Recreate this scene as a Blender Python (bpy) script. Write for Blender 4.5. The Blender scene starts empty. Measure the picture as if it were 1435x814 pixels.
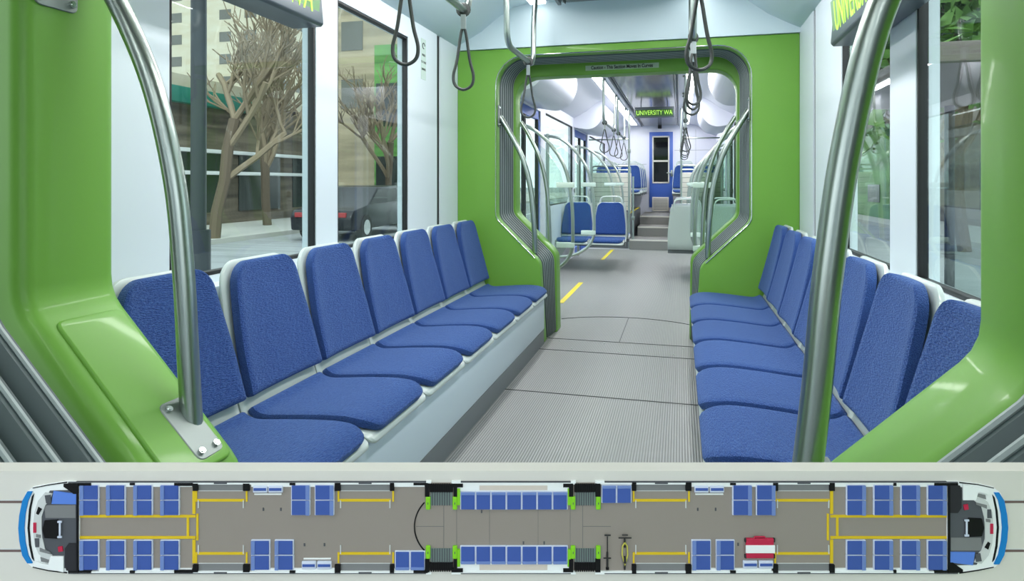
import bpy, bmesh, math, random
from math import sin, cos, pi, radians
from mathutils import Vector, Matrix
random.seed(7)
SC = bpy.context.scene
COL = SC.collection
# ------------------------------------------------------------------ camera
CAMX, CAMZ, YAW, FPX = 0.42, 1.139, 0.2544, 905.66
cd = bpy.data.cameras.new('camera'); cam = bpy.data.objects.new('camera', cd); COL.objects.link(cam)
cam.location = (CAMX, 0, CAMZ); cam.rotation_euler = (pi/2, 0, YAW)
cd.sensor_fit = 'HORIZONTAL'; cd.sensor_width = 36; cd.lens = 36*FPX/1435
cd.shift_y = -(407-256.3)/1435; cd.clip_start = .03; cd.clip_end = 500
SC.camera = cam
# ------------------------------------------------------------------ world, exposure
SC.view_settings.view_transform = 'Standard'; SC.view_settings.look = 'None'
SC.view_settings.gamma = 1; SC.view_settings.use_curve_mapping = False
SC.view_settings.exposure = 0.0
w = bpy.data.worlds.new('sky'); SC.world = w; w.use_nodes = True
bg = w.node_tree.nodes['Background']; bg.inputs[0].default_value = (.86, .94, 1.0, 1); bg.inputs[1].default_value = 2.7
sd = bpy.data.lights.new('sun', 'SUN'); sd.energy = 2.2; sd.angle = radians(15); sd.color = (1, .96, .9)
sun = bpy.data.objects.new('sun', sd); sun.rotation_euler = (radians(42), 0, radians(28)); COL.objects.link(sun)
def area(name, loc, sx, sy, e, rot=(0, 0, 0), col=(1, 1, 1)):
    l = bpy.data.lights.new(name, 'AREA'); l.shape = 'RECTANGLE'; l.size = sx; l.size_y = sy; l.energy = e; l.color = col
    o = bpy.data.objects.new(name, l); o.location = loc; o.rotation_euler = rot; COL.objects.link(o); return o
STRIP = 7.0      # emission strength of the ceiling light strips
for sx in (-1, 1):
    area('ceiling_lamp_light', (sx*.545, 2.6, 2.385), .1, 2.6, 27)
    area('ceiling_lamp_light', (sx*.545, 9.8, 2.385), .1, 9.0, 60)
    area('ceiling_lamp_light', (sx*.545, -1.5, 2.385), .1, 3.4, 6)
# ------------------------------------------------------------------ materials
def lin(c):
    return tuple((x/255/12.92) if x/255 <= .04045 else ((x/255+.055)/1.055)**2.4 for x in c) + (1,)
def mat(name, c, rough=.5, metal=0, bump=None, coat=0, var=None, emit=0, spec=.5):
    m = bpy.data.materials.new(name); m.use_nodes = True; nt = m.node_tree; b = nt.nodes['Principled BSDF']
    b.inputs['Base Color'].default_value = lin(c); b.inputs['Roughness'].default_value = rough
    b.inputs['Metallic'].default_value = metal; b.inputs['Specular IOR Level'].default_value = spec
    if coat: b.inputs['Coat Weight'].default_value = coat; b.inputs['Coat Roughness'].default_value = .08
    if emit: b.inputs['Emission Color'].default_value = lin(c); b.inputs['Emission Strength'].default_value = emit
    tc = nt.nodes.new('ShaderNodeTexCoord')
    if bump:
        n = nt.nodes.new('ShaderNodeTexNoise'); n.inputs['Scale'].default_value = bump[0]; n.inputs['Detail'].default_value = 3
        mp = nt.nodes.new('ShaderNodeMapping'); mp.inputs['Scale'].default_value = bump[2] if len(bump) > 2 else (1, 1, 1)
        nt.links.new(tc.outputs['Object'], mp.inputs[0]); nt.links.new(mp.outputs[0], n.inputs[0])
        bp = nt.nodes.new('ShaderNodeBump'); bp.inputs['Strength'].default_value = bump[1]; bp.inputs['Distance'].default_value = .004
        nt.links.new(n.outputs[0], bp.inputs['Height']); nt.links.new(bp.outputs[0], b.inputs['Normal'])
    if var:   # (scale, colour2, mapping scale)
        n = nt.nodes.new('ShaderNodeTexNoise'); n.inputs['Scale'].default_value = var[0]; n.inputs['Detail'].default_value = 4
        mp = nt.nodes.new('ShaderNodeMapping'); mp.inputs['Scale'].default_value = var[2] if len(var) > 2 else (1, 1, 1)
        nt.links.new(tc.outputs['Object'], mp.inputs[0]); nt.links.new(mp.outputs[0], n.inputs[0])
        r = nt.nodes.new('ShaderNodeValToRGB'); r.color_ramp.elements[0].position = .35; r.color_ramp.elements[1].position = .65
        r.color_ramp.elements[0].color = lin(c); r.color_ramp.elements[1].color = lin(var[1])
        nt.links.new(n.outputs[0], r.inputs[0]); nt.links.new(r.outputs[0], b.inputs['Base Color'])
    return m
def glass(name, tint=(255, 255, 255), k=1.0, rough=0.0):
    m = bpy.data.materials.new(name); m.use_nodes = True; nt = m.node_tree; nt.nodes.clear()
    o = nt.nodes.new('ShaderNodeOutputMaterial'); mx = nt.nodes.new('ShaderNodeMixShader')
    t = nt.nodes.new('ShaderNodeBsdfTransparent'); t.inputs[0].default_value = lin(tint)
    g = nt.nodes.new('ShaderNodeBsdfGlossy'); g.inputs['Roughness'].default_value = rough
    f = nt.nodes.new('ShaderNodeLayerWeight'); f.inputs[0].default_value = .5
    pw = nt.nodes.new('ShaderNodeMath'); pw.operation = 'POWER'; pw.inputs[1].default_value = 5
    mu = nt.nodes.new('ShaderNodeMath'); mu.operation = 'MULTIPLY_ADD'; mu.inputs[1].default_value = .6*k; mu.inputs[2].default_value = .035*k
    nt.links.new(f.outputs['Facing'], pw.inputs[0]); nt.links.new(pw.outputs[0], mu.inputs[0]); nt.links.new(mu.outputs[0], mx.inputs[0])
    nt.links.new(t.outputs[0], mx.inputs[1]); nt.links.new(g.outputs[0], mx.inputs[2]); nt.links.new(mx.outputs[0], o.inputs[0])
    return m
def ribbed(name, c1, c2, scale, axis='X', rough=.4, strength=.4):
    m = mat(name, c1, rough); nt = m.node_tree; b = nt.nodes['Principled BSDF']
    tc = nt.nodes.new('ShaderNodeTexCoord'); wv = nt.nodes.new('ShaderNodeTexWave'); wv.wave_type = 'BANDS'; wv.bands_direction = axis
    wv.inputs['Scale'].default_value = scale; wv.inputs['Distortion'].default_value = 0
    nt.links.new(tc.outputs['Object'], wv.inputs[0])
    r = nt.nodes.new('ShaderNodeValToRGB'); r.color_ramp.elements[0].position = .12; r.color_ramp.elements[1].position = .5
    r.color_ramp.elements[0].color = lin(c2); r.color_ramp.elements[1].color = lin(c1)
    nt.links.new(wv.outputs[0], r.inputs[0]); nt.links.new(r.outputs[0], b.inputs['Base Color'])
    bp = nt.nodes.new('ShaderNodeBump'); bp.inputs['Strength'].default_value = strength; bp.inputs['Distance'].default_value = .003
    nt.links.new(wv.outputs[0], bp.inputs['Height']); nt.links.new(bp.outputs[0], b.inputs['Normal'])
    return m
M = dict(
 green=mat('green_lacquer', (109, 163, 62), .45, coat=.12, spec=.35),
 white=mat('wall_white', (216, 226, 232), .4),
 ceil=mat('ceiling_white', (206, 224, 230), .5),
 farwhite=mat('pale_white_panel', (226, 228, 240), .45),
 bench=mat('bench_panel', (198, 213, 222), .35),
 riser=mat('kick_grey', (112, 117, 120), .5),
 floor=ribbed('ribbed_floor', (150, 152, 150), (112, 114, 110), 27, 'X', .42, .5),
 dark=mat('black_rubber', (22, 24, 26), .5),
 joint=mat('floor_joint', (52, 56, 54), .5),
 bellow=mat('bellows_rubber', (78, 92, 92), .5),
 bellowlight=mat('bellows_bead', (158, 170, 168), .35),
 steel=mat('brushed_steel', (172, 182, 176), .3, 1, bump=(60, .05, (1, 1, .05))),
 plate=mat('bracket_plate', (138, 146, 142), .42, .7),
 chrome=mat('chrome_trim', (215, 220, 218), .16, 1),
 strap=mat('strap_rubber', (62, 66, 64), .55),
 clamp=mat('strap_clamp', (178, 186, 186), .35),
 fabric=mat('blue_fabric', (36, 64, 128), .8, bump=(165, .8, (.45, 2.2, 2.2)), var=(165, (54, 88, 154), (.45, 2.2, 2.2)), spec=.25),
 shell=mat('seat_shell', (190, 201, 197), .3, coat=.2),
 panel=mat('ceiling_panel_grey', (150, 152, 150), .18, .6, var=(3, (176, 176, 172), (12, .6, 1))),
 housing=mat('sign_housing', (74, 84, 92), .35),
 led_bg=mat('sign_screen', (112, 146, 104), .3, emit=.2),
 led=mat('sign_letters', (180, 238, 88), .4, emit=.45),
 led_dark=mat('sign_screen_dark', (52, 84, 44), .2, emit=.3),
 light=mat('light_diffuser', (255, 255, 255), .5, emit=STRIP),
 glass=glass('window_glass', (232, 240, 238), 1.0),
 gglass=glass('partition_glass', (244, 250, 247), .8),
 blue=mat('door_blue', (62, 98, 184), .4),
 blackglass=mat('dark_pane', (14, 15, 18), .05),
 yellow=mat('yellow_stripe', (226, 206, 38), .5),
 step=ribbed('step_tread', (140, 140, 136), (110, 110, 108), 40, 'X', .5, .4),
 cream=mat('cream_panel', (208, 206, 196), .45),
 sticker=mat('sticker', (196, 214, 206), .5), ink=mat('ink', (24, 34, 30), .6),
 greenplate=mat('pale_green_plate', (168, 192, 164), .45),
 clampw=mat('glass_clamp', (206, 224, 216), .35),
 asphalt=mat('asphalt', (128, 132, 134), .8, var=(1.5, (150, 154, 156), (.2, 3, 1))),
)
for _n in M['fabric'].node_tree.nodes:
    if _n.type == 'BUMP': _n.inputs['Distance'].default_value = .012
_fb = M['fabric'].node_tree.nodes['Principled BSDF']; _fb.inputs['Sheen Weight'].default_value = .45; _fb.inputs['Sheen Roughness'].default_value = .35; _fb.inputs['Sheen Tint'].default_value = (.4, .6, 1, 1)
# ------------------------------------------------------------------ mesh helpers
def nb(): return bmesh.new()
def box(bm, x0, y0, z0, x1, y1, z1, bev=0, seg=2):
    a = bmesh.new()
    g = bmesh.ops.create_cube(a, size=1)
    for v in a.verts: v.co = Vector(((x0+x1)/2+v.co.x*(x1-x0), (y0+y1)/2+v.co.y*(y1-y0), (z0+z1)/2+v.co.z*(z1-z0)))
    if bev: bmesh.ops.bevel(a, geom=a.edges[:], offset=min(bev, .49*min(abs(x1-x0), abs(y1-y0), abs(z1-z0))), segments=seg, affect='EDGES', profile=.6)
    merge(bm, a)
def merge(bm, a, mtx=None):
    me = bpy.data.meshes.new('t')
    if mtx: bmesh.ops.transform(a, matrix=mtx, verts=a.verts)
    a.to_mesh(me); a.free(); bm.from_mesh(me); bpy.data.meshes.remove(me)
def smooth_path(pts, n=8):
    P = [Vector(p) for p in pts]
    if len(P) < 3: return P
    out = []
    for i in range(len(P)-1):
        p0 = P[max(i-1, 0)]; p1 = P[i]; p2 = P[i+1]; p3 = P[min(i+2, len(P)-1)]
        for k in range(n):
            t = k/n
            out.append(.5*((2*p1)+(p2-p0)*t+(2*p0-5*p1+4*p2-p3)*t*t+(3*p1-p0-3*p2+p3)*t**3))
    out.append(P[-1]); return out
def rounded(pts, r, n=5):
    P = [Vector(p) for p in pts]; out = [P[0]]
    for i in range(1, len(P)-1):
        a, b, c = P[i-1], P[i], P[i+1]
        rr = min(r, (a-b).length*.49, (c-b).length*.49)
        s = b+(a-b).normalized()*rr; e = b+(c-b).normalized()*rr
        for k in range(n+1):
            t = k/n; out.append((1-t)**2*s+2*t*(1-t)*b+t*t*e)
    out.append(P[-1]); return out
def tube(bm, pts, r, n=12, closed=False, flat=None):
    P = [Vector(p) for p in pts]; rings = []; m = len(P)
    T = []
    for i in range(m):
        a = P[(i-1) % m] if (closed or i > 0) else P[i]; b = P[(i+1) % m] if (closed or i < m-1) else P[i]
        T.append((b-a).normalized())
    up = Vector((0, 0, 1)) if abs(T[0].z) < .9 else Vector((0, 1, 0))
    N = (up-T[0]*up.dot(T[0])).normalized()
    for i in range(m):
        N = (N-T[i]*N.dot(T[i])).normalized(); B = T[i].cross(N)
        rn, rb = (r, r) if flat is None else flat
        rings.append([bm.verts.new(P[i]+N*cos(2*pi*k/n)*rn+B*sin(2*pi*k/n)*rb) for k in range(n)])
    for i in range(m if closed else m-1):
        A, B_ = rings[i], rings[(i+1) % m]
        for k in range(n): bm.faces.new((A[k], A[(k+1) % n], B_[(k+1) % n], B_[k]))
    if not closed:
        bm.faces.new(rings[0][::-1]); bm.faces.new(rings[-1])
def prism(bm, poly, axis, a, b, bev=0, seg=3):
    """extrude a simple 2-D polygon along an axis (0=x: (y,z), 1=y: (x,z), 2=z: (x,y))"""
    t = bmesh.new()
    def V(p, d): return {0: (d, p[0], p[1]), 1: (p[0], d, p[1]), 2: (p[0], p[1], d)}[axis]
    A = [t.verts.new(V(p, a)) for p in poly]; B = [t.verts.new(V(p, b)) for p in poly]
    n = len(poly)
    t.faces.new(A); t.faces.new(B[::-1])
    for i in range(n): t.faces.new((A[i], B[i], B[(i+1) % n], A[(i+1) % n]))
    bmesh.ops.recalc_face_normals(t, faces=t.faces[:])
    if bev:
        es = [e for e in t.edges if e.calc_length() > bev*.1 and (abs(e.calc_face_angle(0)) > .6)]
        bmesh.ops.bevel(t, geom=es, offset=bev, segments=seg, affect='EDGES', profile=.5, clamp_overlap=True)
    bmesh.ops.triangulate(t, faces=[f for f in t.faces if len(f.verts) > 4])
    merge(bm, t)
def cyl(bm, p, q, r, n=16): tube(bm, [p, q], r, n)
def prop(o, label=None, cat=None, group=None, kind=None):
    for k, v in (('label', label), ('category', cat), ('group', group), ('kind', kind)):
        if v: o[k] = v
    return o
def obj(name, bm, m, parent=None, smooth=True):
    me = bpy.data.meshes.new(name); bmesh.ops.recalc_face_normals(bm, faces=bm.faces[:]); bm.to_mesh(me); bm.free()
    o = bpy.data.objects.new(name, me); COL.objects.link(o); me.materials.append(M[m] if isinstance(m, str) else m)
    if smooth:
        for p in me.polygons: p.use_smooth = True
        try: me.set_sharp_from_angle(angle=radians(38))
        except Exception: pass
    if parent: o.parent = parent
    return o
def thing(name, label, cat, loc=(0, 0, 0), rz=0, group=None):
    o = bpy.data.objects.new(name, None); COL.objects.link(o); o.empty_display_size = .1
    o.location = loc; o.rotation_euler = (0, 0, rz); return prop(o, label, cat, group)
def struct(name, bm, m, parent=None, smooth=True):
    o = obj(name, bm, m, parent, smooth)
    if not parent: o['kind'] = 'structure'
    return o
def dup(root, loc, rz, label=None, group=None):
    r = root.copy(); COL.objects.link(r); r.location = loc; r.rotation_euler = (0, 0, rz)
    if label: r['label'] = label
    if group: r['group'] = group
    for ch in root.children:
        c = ch.copy(); COL.objects.link(c); c.parent = r
        for g in ch.children:
            d = g.copy(); COL.objects.link(d); d.parent = c
    return r
FONT_CACHE = {}
def text_mesh(name, s, size, depth, m, parent, loc, rot, xs=1.0, bold=0.0):
    cu = bpy.data.curves.new('txt', 'FONT'); cu.body = s; cu.size = size; cu.extrude = depth; cu.align_x = 'CENTER'; cu.align_y = 'CENTER'; cu.offset = bold
    t = bpy.data.objects.new('txt', cu); COL.objects.link(t)
    bpy.context.view_layer.update()
    me = bpy.data.meshes.new_from_object(t.evaluated_get(bpy.context.evaluated_depsgraph_get()))
    bpy.data.objects.remove(t); bpy.data.curves.remove(cu)
    me.materials.clear(); me.materials.append(M[m]); me.name = name
    for v in me.vertices: v.co.x *= xs
    o = bpy.data.objects.new(name, me); COL.objects.link(o); o.location = loc; o.rotation_euler = rot
    if parent: o.parent = parent
    return o
# ------------------------------------------------------------------ gangway outline
def opening(off=0.0, n=8, foot=0.0, toff=None, low=None):
    """half outline from the floor on +x up to the crown, mirrored"""
    R = .21+off*.8; toff = off if toff is None else toff; low = low or (.55, .575)
    right = [(low[0]-.035+off*.5, foot), (low[0]+off, low[1]-off*.4), (.87+off, .886-off*.4)]
    pts = rounded([(p[0], p[1], 0) for p in right] + [(.87+off, 1.2, 0)], .04, 3)[:-1]
    out = [(p.x, p.y) for p in pts]
    cx, cz = .87+off-R, 2.05+toff-R
    for k in range(n+1):
        t = k/n*pi/2; out.append((cx+R*cos(t), cz+R*sin(t)))
    return out+[(-x, z) for x, z in out[::-1]]
def frame_poly(off, outx, outz, foot=0.0, toff=None, low=None):
    o = opening(off, foot=foot, toff=toff, low=low)
    return [(outx, foot), (outx, outz), (-outx, outz), (-outx, foot)] + o[::-1]
def ring_strip(bm, o1, y1, o2, y2, foot=.0, t1=None, t2=None):
    a, b = opening(o1, foot=foot, toff=t1), opening(o2, foot=foot, toff=t2)
    A = [bm.verts.new((x, y1, z)) for x, z in a]; B = [bm.verts.new((x, y2, z)) for x, z in b]
    for i in range(len(A)-1): bm.faces.new((A[i], A[i+1], B[i+1], B[i]))
def bellows(name, label, y0, y1, folds, base=.03, depth=.035, taper=0.0, bead=.005):
    t = thing(name, label, 'bellows')
    bm = nb(); d = (y1-y0)/folds
    for i in range(folds):
        ya = y0+i*d; b0 = base+taper*i/folds; tb = base
        ring_strip(bm, b0+depth, ya, b0, ya+d*.35, .02, tb+depth, tb); ring_strip(bm, b0, ya+d*.35, b0, ya+d*.75, .02, tb, tb)
        ring_strip(bm, b0, ya+d*.75, b0+depth+taper/folds, ya+d, .02, tb, tb+depth)
    bmesh.ops.remove_doubles(bm, verts=bm.verts[:], dist=1e-5)
    f = obj('fold_skin', bm, 'bellow', t)
    f.modifiers.new('s', 'SOLIDIFY').thickness = -.004
    for i in range(folds):
        b = nb(); yy = y0+i*d+d*.55
        tube(b, [(x, yy, z) for x, z in opening(base+taper*i/folds-bead*.6, foot=.02, toff=base-bead*.6)], bead, 6)
        obj('fold_bead', b, 'bellowlight', t)
    return t
# ================================================================== SETTING: the middle module
WX = 1.17
bm = nb(); box(bm, -1.2, -4.2, -.06, 1.2, 11.2, 0); struct('floor', bm, 'floor', smooth=False)
# floor joints and turntable rings
def strip(name, x0, y0, x1, y1, m='joint', z=.0, h=.0025):
    b = nb(); box(b, x0, y0, z, x1, y1, z+h); return struct(name, b, m, smooth=False)
strip('trim_1', -.515, 3.44, .515, 3.447)
strip('trim_2', -.515, 4.335, .515, 4.343)
strip('trim_3', -.515, 4.655, .515, 4.663)
strip('trim_4', -.003, 4.663, .003, 5.53)
b = nb(); A = []
N = 40
for i in range(N+1):
    t = radians(52)+radians(76)*i/N
    A.append((cos(t)*.87, 4.66+sin(t)*.87))
vi = [b.verts.new((x, y, .003)) for x, y in A]; vo = [b.verts.new((x*1.012, 4.66+(y-4.66)*1.012, .003)) for x, y in A]
for i in range(N): b.faces.new((vi[i], vi[i+1], vo[i+1], vo[i]))
e = bmesh.ops.extrude_face_region(b, geom=b.faces[:]); bmesh.ops.translate(b, verts=[v for v in e['geom'] if isinstance(v, bmesh.types.BMVert)], vec=(0, 0, -.004))
struct('trim_5', b, 'joint')
for i, (x, y) in enumerate([(-.3, 4.40), (.02, 4.40), (.38, 4.42), (-.1, 4.60), (.25, 4.60), (.44, 4.6), (-.42, 4.6)]):
    b = nb(); cyl(b, (x, y, -.001), (x, y, .003), .007); s_ = obj('floor_screw', b, 'steel')
    prop(s_, 'small steel screw head in the ribbed floor plate between the green gangway frames', 'screw', 'floor plate screws')
# walls of the module: lower panel, upper band, pillars
def side_wall(name, sx, y0, y1, holes, m='white', top=2.16, thick=.07):
    b = nb(); xs = sorted((sx*WX, sx*(WX+thick)))
    def bx(ya, yb, za, zb, bev=0):
        if yb-ya > 1e-4 and zb-za > 1e-4: box(b, xs[0], ya, za, xs[1], yb, zb, bev)
    cur = y0
    for (ya, yb, za, zb) in sorted(holes):
        bx(cur, ya, 0, top); bx(ya, yb, 0, za); bx(ya, yb, zb, top); cur = yb
    bx(cur, y1, 0, top)
    return struct(name, b, m, smooth=False)
def window(num, sx, ya, yb, za, zb, dep=.02):
    x = sx*(WX+dep)
    b = nb(); box(b, x-.003, ya, za, x+.003, yb, zb); g = struct('window_%d' % num, b, 'glass', smooth=False)
    b = nb(); t = .015
    xi = sorted((sx*(WX+.003), sx*(WX+.034)))
    pts = [(ya, za), (yb, za), (yb, zb), (ya, zb)]
    box(b, xi[0], ya, za, xi[1], ya+t, zb, .004); box(b, xi[0], yb-t, za, xi[1], yb, zb, .004)
    box(b, xi[0], ya, za, xi[1], yb, za+t, .004); box(b, xi[0], ya, zb-t, xi[1], yb, zb, .004)
    f = struct('window_frame', b, 'dark', g)
    return g
LW = [(1.735, 2.60, .815, 2.02), (2.79, 3.62, .815, 2.02)]
RW = [(1.60, 2.39, .815, 2.02), (2.66, 3.40, .815, 2.02)]
side_wall('wall_left', -1, 1.24, 4.1, LW); side_wall('wall_right', 1, 1.14, 4.02, RW)
for i, h_ in enumerate(LW): window(i+1, -1, *h_)
for i, h_ in enumerate(RW): window(i+3, 1, *h_)
# end strips beyond the black expansion gap
b = nb(); box(b, -WX-.05, 4.16, 0, -WX, 4.53, 2.14); struct('wall_left_end', b, 'white', smooth=False)
b = nb(); box(b, WX, 4.08, 0, WX+.05, 4.53, 2.14); struct('wall_right_end', b, 'white', smooth=False)
b = nb(); box(b, -WX-.05, 4.1, .3, -WX-.008, 4.16, 2.14); struct('trim_6', b, 'dark', smooth=False)
b = nb(); box(b, WX+.008, 4.02, .3, WX+.05, 4.08, 2.14); struct('trim_7', b, 'dark', smooth=False)
for sx, n_ in ((-1, 8), (1, 9)):     # window sill ledge
    b = nb(); xs = sorted((sx*1.10, sx*1.172)); box(b, xs[0], 1.26, .70, xs[1], 4.5, .79, .01); struct('trim_%d' % n_, b, 'white')
# ceiling profile with coves
def ceiling(name, y0, y1, zt=2.42, m='ceil', side=2.14, ends=False):
    prof = [(-1.24, side), (-1.17, side), (-1.10, side+.035), (-.98, side+.10), (-.85, zt-.08), (-.74, zt-.02), (-.62, zt), (.62, zt), (.74, zt-.02), (.85, zt-.08), (.98, side+.10), (1.10, side+.035), (1.17, side), (1.24, side), (1.24, zt+.06), (-1.24, zt+.06)]
    b = nb(); prism(b, prof, 1, y0, y1); return struct(name, b, m)
ceiling('ceiling', 1.0, 4.6)
ceiling('ceiling_far', 5.0, 14.7, m='farwhite')
ceiling('ceiling_near', -4.0, .45)
# bulkheads above the gangway frames
for nm, y0, y1 in (('wall_bulkhead_far', 4.5, 4.62), ('wall_bulkhead_near', 1.0, 1.14)):
    b = nb(); box(b, -1.2, y0, 2.112, 1.2, y1, 2.43); struct(nm, b, 'ceil', smooth=False)
# ceiling grey panel + lamps (middle module)
def ceil_panel(y0, y1, label):
    t = thing('ceiling_panel', label, 'panel')
    b = nb(); box(b, -.37, y0, 2.385, .37, y1, 2.42, .006); obj('panel_board', b, 'panel', t)
    for sx in (-1, 1):
        b = nb(); x = sorted((sx*.375, sx*.40)); box(b, x[0], y0, 2.37, x[1], y1, 2.42, .004); obj('edge_rail', b, 'housing', t)
        b = nb(); x = sorted((sx*.345, sx*.352)); box(b, x[0], y0, 2.378, x[1], y1, 2.39); obj('slot', b, 'dark', t)
    return t
ceil_panel(1.3, 4.42, 'grey metallic ceiling panel above the aisle in the foreground section')
ceil_panel(5.3, 14.4, 'long glossy grey ceiling panel running to the end wall of the far carriage')
def lamp(x, y0, y1, label, grp=None):
    t = thing('ceiling_light', label, 'light', group=grp)
    b = nb(); box(b, x-.065, y0, 2.405, x+.065, y1, 2.425, .003); obj('lamp_frame', b, 'white', t)
    n = max(1, round((y1-y0)/1.3)); d = (y1-y0)/n
    for i in range(n):
        b = nb(); box(b, x-.055, y0+i*d+.01, 2.393, x+.055, y0+(i+1)*d-.01, 2.408, .003); obj('diffuser', b, 'light', t)
lamp(-.545, 1.4, 4.45, 'white ceiling light strip left of the grey panel, foreground section')
lamp(.545, 1.4, 4.45, 'white ceiling light strip right of the grey panel, foreground section')
lamp(-.545, 5.3, 14.3, 'long bright light strip on the left of the far carriage ceiling')
lamp(.545, 5.3, 14.3, 'long bright light strip on the right of the far carriage ceiling')
lamp(-.545, -3.2, .2, 'ceiling light strip behind the viewer on the left')
lamp(.545, -3.2, .2, 'ceiling light strip behind the viewer on the right')
# ================================================================== gangways
def gangway(label, y0, y1, off, bev, foot=0.0, rot=0, outx=1.19, outz=2.11, toff=None, low=None):
    t = thing('gangway_portal', label, 'frame', (0, (y0+y1)/2, 0), rot)
    b = nb(); prism(b, frame_poly(off, outx, outz, foot, toff, low), 1, y0-(y0+y1)/2, y1-(y0+y1)/2, bev, 4); obj('frame_body', b, 'green', t)
    return t
gf = gangway('bright green gangway frame at the far end of both seat rows', 4.515, 4.60, 0, .008, outx=1.17)
b = nb()     # polished trim along the opening edge
o1 = opening(.0); tube(b, [(x, 4.513-4.5575, z) for x, z in opening(.006)][4:-4], .004, 8); obj('chrome_trim', b, 'chrome', gf)
gf2 = gangway('darker green second gangway frame beyond the bellows with the caution sign', 4.86, 5.02, -.055, .012, toff=-.095)
b = nb(); box(b, -.27, -.085, 1.985, .27, -.0805, 2.022); st = obj('caution_sticker', b, 'greenplate', gf2, False)
text_mesh('caution_text', 'Caution - This Section Moves In Curves', .037, .0006, 'ink', st, (0, -.0865, 2.003), (pi/2, 0, 0), .76, .0009)
bellows('gangway_bellows', 'dark grey ribbed gangway bellows between the two far green frames', 4.603, 4.857, 7, base=-.002, depth=.02, taper=-.04, bead=.0035)
ROT = radians(-2)
gn = gangway('large glossy green gangway frame in the foreground on both edges of the view', .985, 1.215, 0, .035, rot=ROT, low=(.505, .53))
nb_ = bellows('gangway_bellows', 'grey foreground gangway bellows with raised diagonal ribs in the lower left corner', .47, .975, 8, base=-.004, depth=.03)
gr = gangway('green gangway frame behind the viewer', .30, .45, 0, .02)
# raised pads on the diagonals of the near frame
for sx in (-1,):
    b = nb(); tg = Vector((-sx*.717, 0, -.697)); nr = Vector((-sx*.697, 0, .717)); ss = nr.cross(tg)
    poly = rounded([(-.08, 0, 0), (-.08, -.17, 0), (.08, -.17, 0), (.08, .26, 0), (-.08, .26, 0), (-.08, .001, 0)], .02, 4)
    prism(b, [(q.x, q.y) for q in poly], 2, -.01, .007, .006, 3)
    mt = Matrix((ss, tg, nr)).transposed().to_4x4(); mt.translation = Vector((sx*.71, .005, .7305)); bmesh.ops.transform(b, matrix=mt, verts=b.verts)
    obj('raised_pad', b, 'green', gn)
# ================================================================== grab poles on the gangway frames
def bracket(parent, p, nrm, tang, L=.15, W=.085, screws=4):
    """rounded steel plate centred at p, lying in plane with normal nrm, long side along tang"""
    nrm = Vector(nrm).normalized(); tang = Vector(tang).normalized(); s = nrm.cross(tang)
    mtx = Matrix((s, tang, nrm)).transposed().to_4x4(); mtx.translation = Vector(p)
    a = bmesh.new(); bm_ = nb(); poly = rounded([(-W/2, -L/2, 0), (W/2, -L/2, 0), (W/2, L/2, 0), (-W/2, L/2, 0), (-W/2, -L/2, 0)], .018, 4)
    poly = [(q.x, q.y) for q in poly[1:-1]]
    poly = rounded([(-W/2, 0, 0), (-W/2, -L/2, 0), (W/2, -L/2, 0), (W/2, L/2, 0), (-W/2, L/2, 0), (-W/2, 0.001, 0)], .018, 4)
    prism(bm_, [(q.x, q.y) for q in poly], 2, 0, .006, .0015, 1)
    bmesh.ops.transform(bm_, matrix=mtx, verts=bm_.verts)
    pl = obj('bracket', bm_, 'plate', parent)
    for ix in (-1, 1):
        for iy in (-1, 1):
            b = nb(); c = mtx @ Vector((ix*(W/2-.016), iy*(L/2-.018), .005)); e = mtx @ Vector((ix*(W/2-.016), iy*(L/2-.018), .012))
            cyl(b, c, e, .0075, 14); m2 = mtx @ Vector((ix*(W/2-.016), iy*(L/2-.018), .0135)); cyl(b, e, m2, .005, 10)
            obj('screw', b, 'chrome', pl)
    return pl
def pole(label, pts, r=.019, top=None, bot=None, grp=None, name='grab_pole', loc=(0, 0, 0)):
    t = thing(name, label, 'pole', loc, group=grp)
    b = nb(); tube(b, smooth_path(pts, 8), r, 18); obj('tube', b, 'steel', t)
    return t
t = pole('curved steel grab pole on the left foreground green frame', r=.0225, pts=[(-.872, 1.16, 1.66), (-.79, 1.165, 1.545), (-.70, 1.17, 1.36), (-.645, 1.175, 1.15), (-.625, 1.18, .95), (-.612, 1.18, .75), (-.603, 1.18, .615)])
bracket(t, (-.588, 1.158, .6165), (.697, 0, .717), (.717, 0, -.697), .15, .075)
bracket(t, (-.872, 1.09, 1.60), (1, 0, 0), (0, 0, 1), .18, .10)
t = pole('curved steel grab pole on the right foreground green frame', r=.023, pts=[(.872, 1.12, 1.66), (.79, 1.12, 1.545), (.72, 1.12, 1.40), (.675, 1.12, 1.2), (.648, 1.12, 1.0), (.63, 1.12, .8), (.61, 1.12, .625)])
bracket(t, (.605, 1.135, .633), (-.697, 0, .717), (.717, 0, .697), .15, .075)
bracket(t, (.872, 1.08, 1.60), (-1, 0, 0), (0, 0, 1), .18, .10)
for sx, w_ in ((-1, 'left'), (1, 'right')):
    t = pole('curved steel grab pole, %s side of the far green frame by last seat' % w_, [(sx*.868, 4.60, 1.63), (sx*.80, 4.6, 1.52), (sx*.70, 4.6, 1.33), (sx*.64, 4.6, 1.12), (sx*.615, 4.6, .9), (sx*.60, 4.6, .63)])
    bracket(t, (sx*.868, 4.56, 1.63), (-sx, 0, 0), (0, 0, 1), .16, .05)
    t = pole('slim curved grab pole, %s side of second green frame past bellows' % w_, [(sx*.815, 5.04, 1.63), (sx*.75, 5.04, 1.52), (sx*.66, 5.04, 1.33), (sx*.61, 5.04, 1.12), (sx*.59, 5.04, .9), (sx*.58, 5.04, .65)], .016)
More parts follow.
